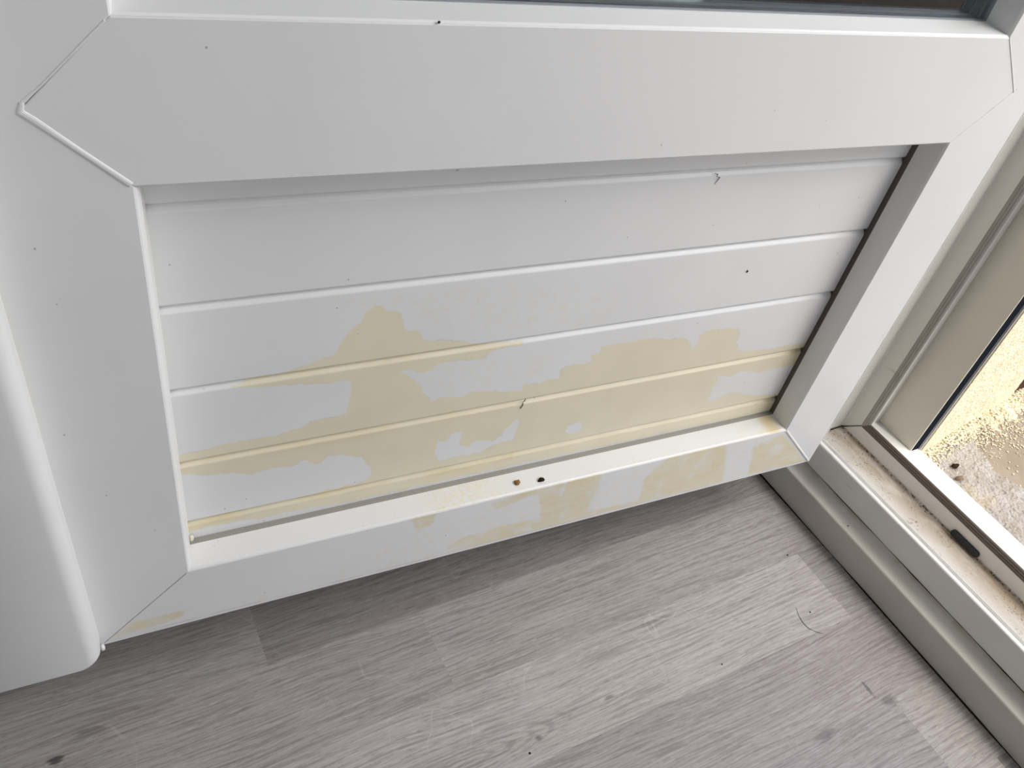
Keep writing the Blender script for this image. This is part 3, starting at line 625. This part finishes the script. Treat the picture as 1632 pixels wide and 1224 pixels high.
frame_sides('glazing_bead', w, W-w, H+h, HT-w, BEADP, M['pvc_clean'], 'LRBT')
frame_sides('glazing_gasket', w, W-w, H+h, HT-w, GASKP, M['gasket_pale'], 'LRBT')
gl = box('glass_pane', (w+.003, .0235, H+h+.003+ZO), (W-w-.003, .0275, HT-w-.003+ZO), M['glass']); dchild(gl)

# board cladding panel
JZ = [.3455, .2800, .2158, .1500, .0873]
def cladding():
    yp = .0255; prof = []    # (z, y) from top to bottom
    z = H-.002
    def run(z0, z1):
        n = max(2, int(abs(z0-z1)/.0018)); return [(z0+(z1-z0)*k/n, yp) for k in range(n+1)]
    cur = z
    for J in JZ:
        prof += run(cur, J+.0022)
        prof += [(J+.0012, yp+.0004), (J+.0003, yp+.0013), (J+.0001, yp+.0042), (J-.0003, yp+.0042), (J-.0022, yp+.0018), (J-.0040, yp+.0004), (J-.0048, yp+.00005)]
        cur = J-.0060
    prof += run(cur, w+.0035)
    nx = 320; xs = np.linspace(w+.0035, W-w-.0035, nx)
    V = [(x, y, z+ZO) for z, y in prof for x in xs]; npf = len(prof)
    Fc = [(j*nx+i, j*nx+i+1, (j+1)*nx+i+1, (j+1)*nx+i) for j in range(npf-1) for i in range(nx-1)]
    k = len(V); yb = .046
    V += [(xs[0], yb, prof[0][0]+ZO), (xs[-1], yb, prof[0][0]+ZO), (xs[-1], yb, prof[-1][0]+ZO), (xs[0], yb, prof[-1][0]+ZO)]
    Fc += [(k, k+1, k+2, k+3), tuple([k+1, k] + list(range(nx))), tuple([k+3, k+2] + list(range(npf*nx-1, (npf-1)*nx-1, -1)))]
    Fc += [tuple([k, k+3] + [j*nx for j in range(npf-1, -1, -1)]), tuple([k+2, k+1] + [j*nx+nx-1 for j in range(npf)])]
    o = mesh_obj('board_panel', V, Fc, M['pvc_panel'])
    def ochre(x, z):
        e = np.zeros(len(x))
        for J, amp in ((JZ[2], .35), (JZ[3], .8), (JZ[4], 1.0)):
            d = J - z
            e = np.maximum(e, amp*np.where((d > 0) & (d < .016), 1-d/.016, 0)*np.where(x < .33, 1, .45))
        e = np.maximum(e, .9*np.clip((x-.585)/.03, 0, 1)*np.where((z < JZ[3]) & (z > JZ[3]-.03), 1, 0))
        e = np.maximum(e, .9*np.clip((x-.585)/.03, 0, 1)*np.where(z < JZ[4], 1, 0))
        for J in (JZ[1], JZ[2], JZ[3], JZ[4]):
            q = np.clip((x-.600)/.018, 0, 1)*np.clip(1-np.abs(z-J+.003)/.009, 0, 1)
            e = np.where(q > .15, np.maximum(e, 1+q*(1.0 if J < .2 else .4)), e)
        return e
    stain_attrs(o, ST_ADD, ST_SUB, ST_FUZZ, ochre)
    o['label'] = 'recessed panel of five horizontal boards with yellow-beige stains'
    return dchild(o)
cladding()

# welded corner ridges on the face
def ridge(pts, wd, hgt, mat=M['pvc_clean'], name='weld_seam'):
    pts = [Vector(p) for p in pts]; rings = []
    for i, p in enumerate(pts):
        t = (pts[min(i+1, len(pts)-1)] - pts[max(i-1, 0)]).normalized(); u = Vector((-t.y, t.x))
        ww = wd[i] if isinstance(wd, (list, tuple)) else wd
        rings.append([Vector((p.x+u.x*a*ww, -b*hgt, p.y+u.y*a*ww+ZO)) for a, b in ((-1, -.6), (-.75, .55), (-.3, 1), (.3, 1), (.75, .55), (1, -.6))])
    return dchild(loft(name, rings, mat, None, True, False))
ridge([(w-.0010, H+.0010), (w-h/4, H+h/4-.0006), (w-h/2+.004, H+h/2-.0050), (w-h/2-.0004, H+h/2-.0012), (w-h/2+.0010, H+h/2+.0030)], [.0018, .0016, .0019, .0020, .0011], .0007)
ridge([(w-h/2+.0010, H+h/2+.0030), (w-h/2+.009, H+h/2+.0098), (w-.002, H+h-.0016)], [.0009, .0006, .0006], .0004)
ridge([(W-w+h/2+.0004, H+h/2), (W-w+h/4+.0002, H+h*.75), (W-w+.0006, H+h-.0006)], [.0006, .0004, .0005], .0004)
ridge([(W-w+h/2-.001, H+h/2-.001), (W-w+h/2-.012, H+h/2-.012)], [.0005, .0003], .0003)
ridge([(W-w+.0003, w-.0008), (W-.0022, .0022)], .0015, .0009)
ridge([(w-.0012, w-.0014), (.003, .0030)], .00035, .0002, M['gasket'])

# rounded astragal strip fixed over the meeting stile
def astragal():
    y0 = -.0195; r = .0095; x1 = .0008
    prof = [(x1, 0.0006), (x1, y0+r)]
    for k in range(1, 9): a = math.pi/2*k/8; prof.append((x1 - r*(1-math.cos(a)), y0 + r*(1-math.sin(a))))
    prof += [(-.075, y0), (-.075-r*.5, y0+r*.35), (-.086, y0+r), (-.086, .0006)]
    rc = .0075; rings = []
    # lower corner rounded: pull the profile's right side in as it nears the foot
    zb = .0058
    steps = [0, .0003, .0008, .0016, .0026, .0038, .0052, .0068, .0085, .0110, .4, 1.2, HT-.01]
    for s in steps:
        if s < .0085:
            k = 1 - s/.0085; pull = .0085*(1-math.sqrt(max(0, 1-k*k)))
        else: pull = 0
        ins = .0006 if s == 0 else 0
        rings.append([Vector((x-pull*(.75 if x > -.02 else 0)*(1 if y < -.002 else .75), y + (ins if y < -.01 else 0), zb+s+ZO)) for x, y in prof])
    o = loft('astragal', rings, M['pvc_clean'], None, True, False)
    for p in o.data.polygons: p.use_smooth = len(p.vertices) == 4
    o.data.set_sharp_from_angle(angle=math.radians(35)) if hasattr(o.data, 'set_sharp_from_angle') else None
    o['label'] = 'white rounded cover strip'
    return dchild(o)
astragal()
cap = blob('end_cap', (.0012, -.0025, ZO+.0016), .0026, M['pvc_clean'], 2, rough=.05, sc=(.7, .9, 1.2)); dchild(cap)
fill = blob('sealant_blob', (w+.0062, .0220, w+.0085+ZO), .0016, simple('cream_sealant', srgb(236, 228, 205), .5, .4), 5, rough=.2, sc=(1, 1, 2.2)); dchild(fill); fill['label'] = 'cream blob of sealant'

# ---------------------------------------------------------------- small loose things
def thread(name, pts, r, label, cat, mat, group=None):
    return tag(tube(name, pts, r, mat, None, 5), label, cat, group)
yq = .0249
def P(x, z, y=yq): return Vector((x, y, z+ZO))
thread('cobweb_scrap', [P(.4330, .3435), P(.4355, .3425), P(.4352, .3410), P(.4385, .3400), P(.4370, .3370), P(.4360, .3345)], [.0003, .0004, .0002, .0003, .0002, .0001], 'dark zigzag cobweb scrap on the top board', 'cobweb', M['dirt'], 'cobweb scraps on the door panel')
thread('cobweb_scrap', [P(.3266, .1525), P(.3262, .1500), P(.3258, .1478, .026), P(.3256, .1452), P(.3248, .1436), P(.3240, .1420)], [.00015, .0004, .0002, .00035, .0003, .0004], 'thin cobweb scrap crossing the stained board joint mid panel', 'cobweb', M['dirt'], 'cobweb scraps on the door panel')
thread('cobweb_scrap', [P(.2440, .3605, .0262), P(.2415, .3580, .0258), P(.2405, .3570, .0256), P(.2385, .3560, .0254)], [.0002, .0004, .0003, .0001], 'tiny cobweb scrap under the mid rail', 'cobweb', M['dirt'], 'cobweb scraps on the door panel')
thread('cobweb_scrap', [P(.5034, .2540), P(.5040, .2526), P(.5032, .2512)], [.0002, .0006, .0002], 'small black speck of fluff on the second board near the right', 'cobweb', M['dirt'], 'cobweb scraps on the door panel')
d1 = blob('dirt_clump', (.3290, .0098, .0677+ZO), .0021, M['dirt_tan'], 4, rough=.42, sc=(1.2, 1.2, .8)); tag(d1, 'tan crumb of dirt on the lower bead, left of the pair', 'dirt', 'dirt crumbs on the lower bead')
d2 = blob('dirt_clump', (.3505, .0068, .0675+ZO), .0020, M['dirt'], 6, rough=.5, sc=(1.4, .9, .9)); tag(d2, 'dark crumb of dirt on the lower bead, right of the pair', 'dirt', 'dirt crumbs on the lower bead')
d3 = blob('dirt_clump', (.2067, -.0002, .4500+ZO), .0007, M['dirt'], 7, rough=.2); tag(d3, 'single black speck on the bead under the glass', 'dirt')
fz = .0004
def FP(x, y): return Vector((x, y, fz))
thread('hair', [FP(.6225, -.110), FP(.6190, -.120), FP(.6180, -.1275), FP(.6195, -.1345), FP(.6245, -.1405), FP(.6310, -.1450)], [.0001, .00018, .00022, .00025, .00022, .0001], 'short dark curved hair lying on the floor', 'hair', M['hair'])
for (x, y, r, lb) in ((.634, -.120, .0008, 'black speck beside the curved hair on the floor'), (.508, -.138, .0007, 'black speck on the pale floor strip'),
                      (.657, -.054, .0009, 'dark speck on the far corner of the pale floor strip'), (.298, -.151, .0009, 'round black speck near the bottom edge of the floor')):
    tag(blob('dirt_speck', (x, y, r*.45), r, M['dirt'], int(x*1000), rough=.25, sc=(1, 1, .6)), lb, 'dirt', 'specks of dirt on the floor')
p_ = F(.7095, .1055, -.0436)
tag(blob('dirt_speck', p_, .0009, M['dirt'], 77, rough=.25, sc=(1, 1, .6)), 'black speck on the rounded trim of the threshold', 'dirt')
p_ = F(.7375, .1640, -.0252)
tag(blob('dirt_speck', p_, .0016, M['dirt'], 78, rough=.35, sc=(1.2, 1.5, .5)), 'dark fleck in the frame channel beside the white ridge', 'dirt')
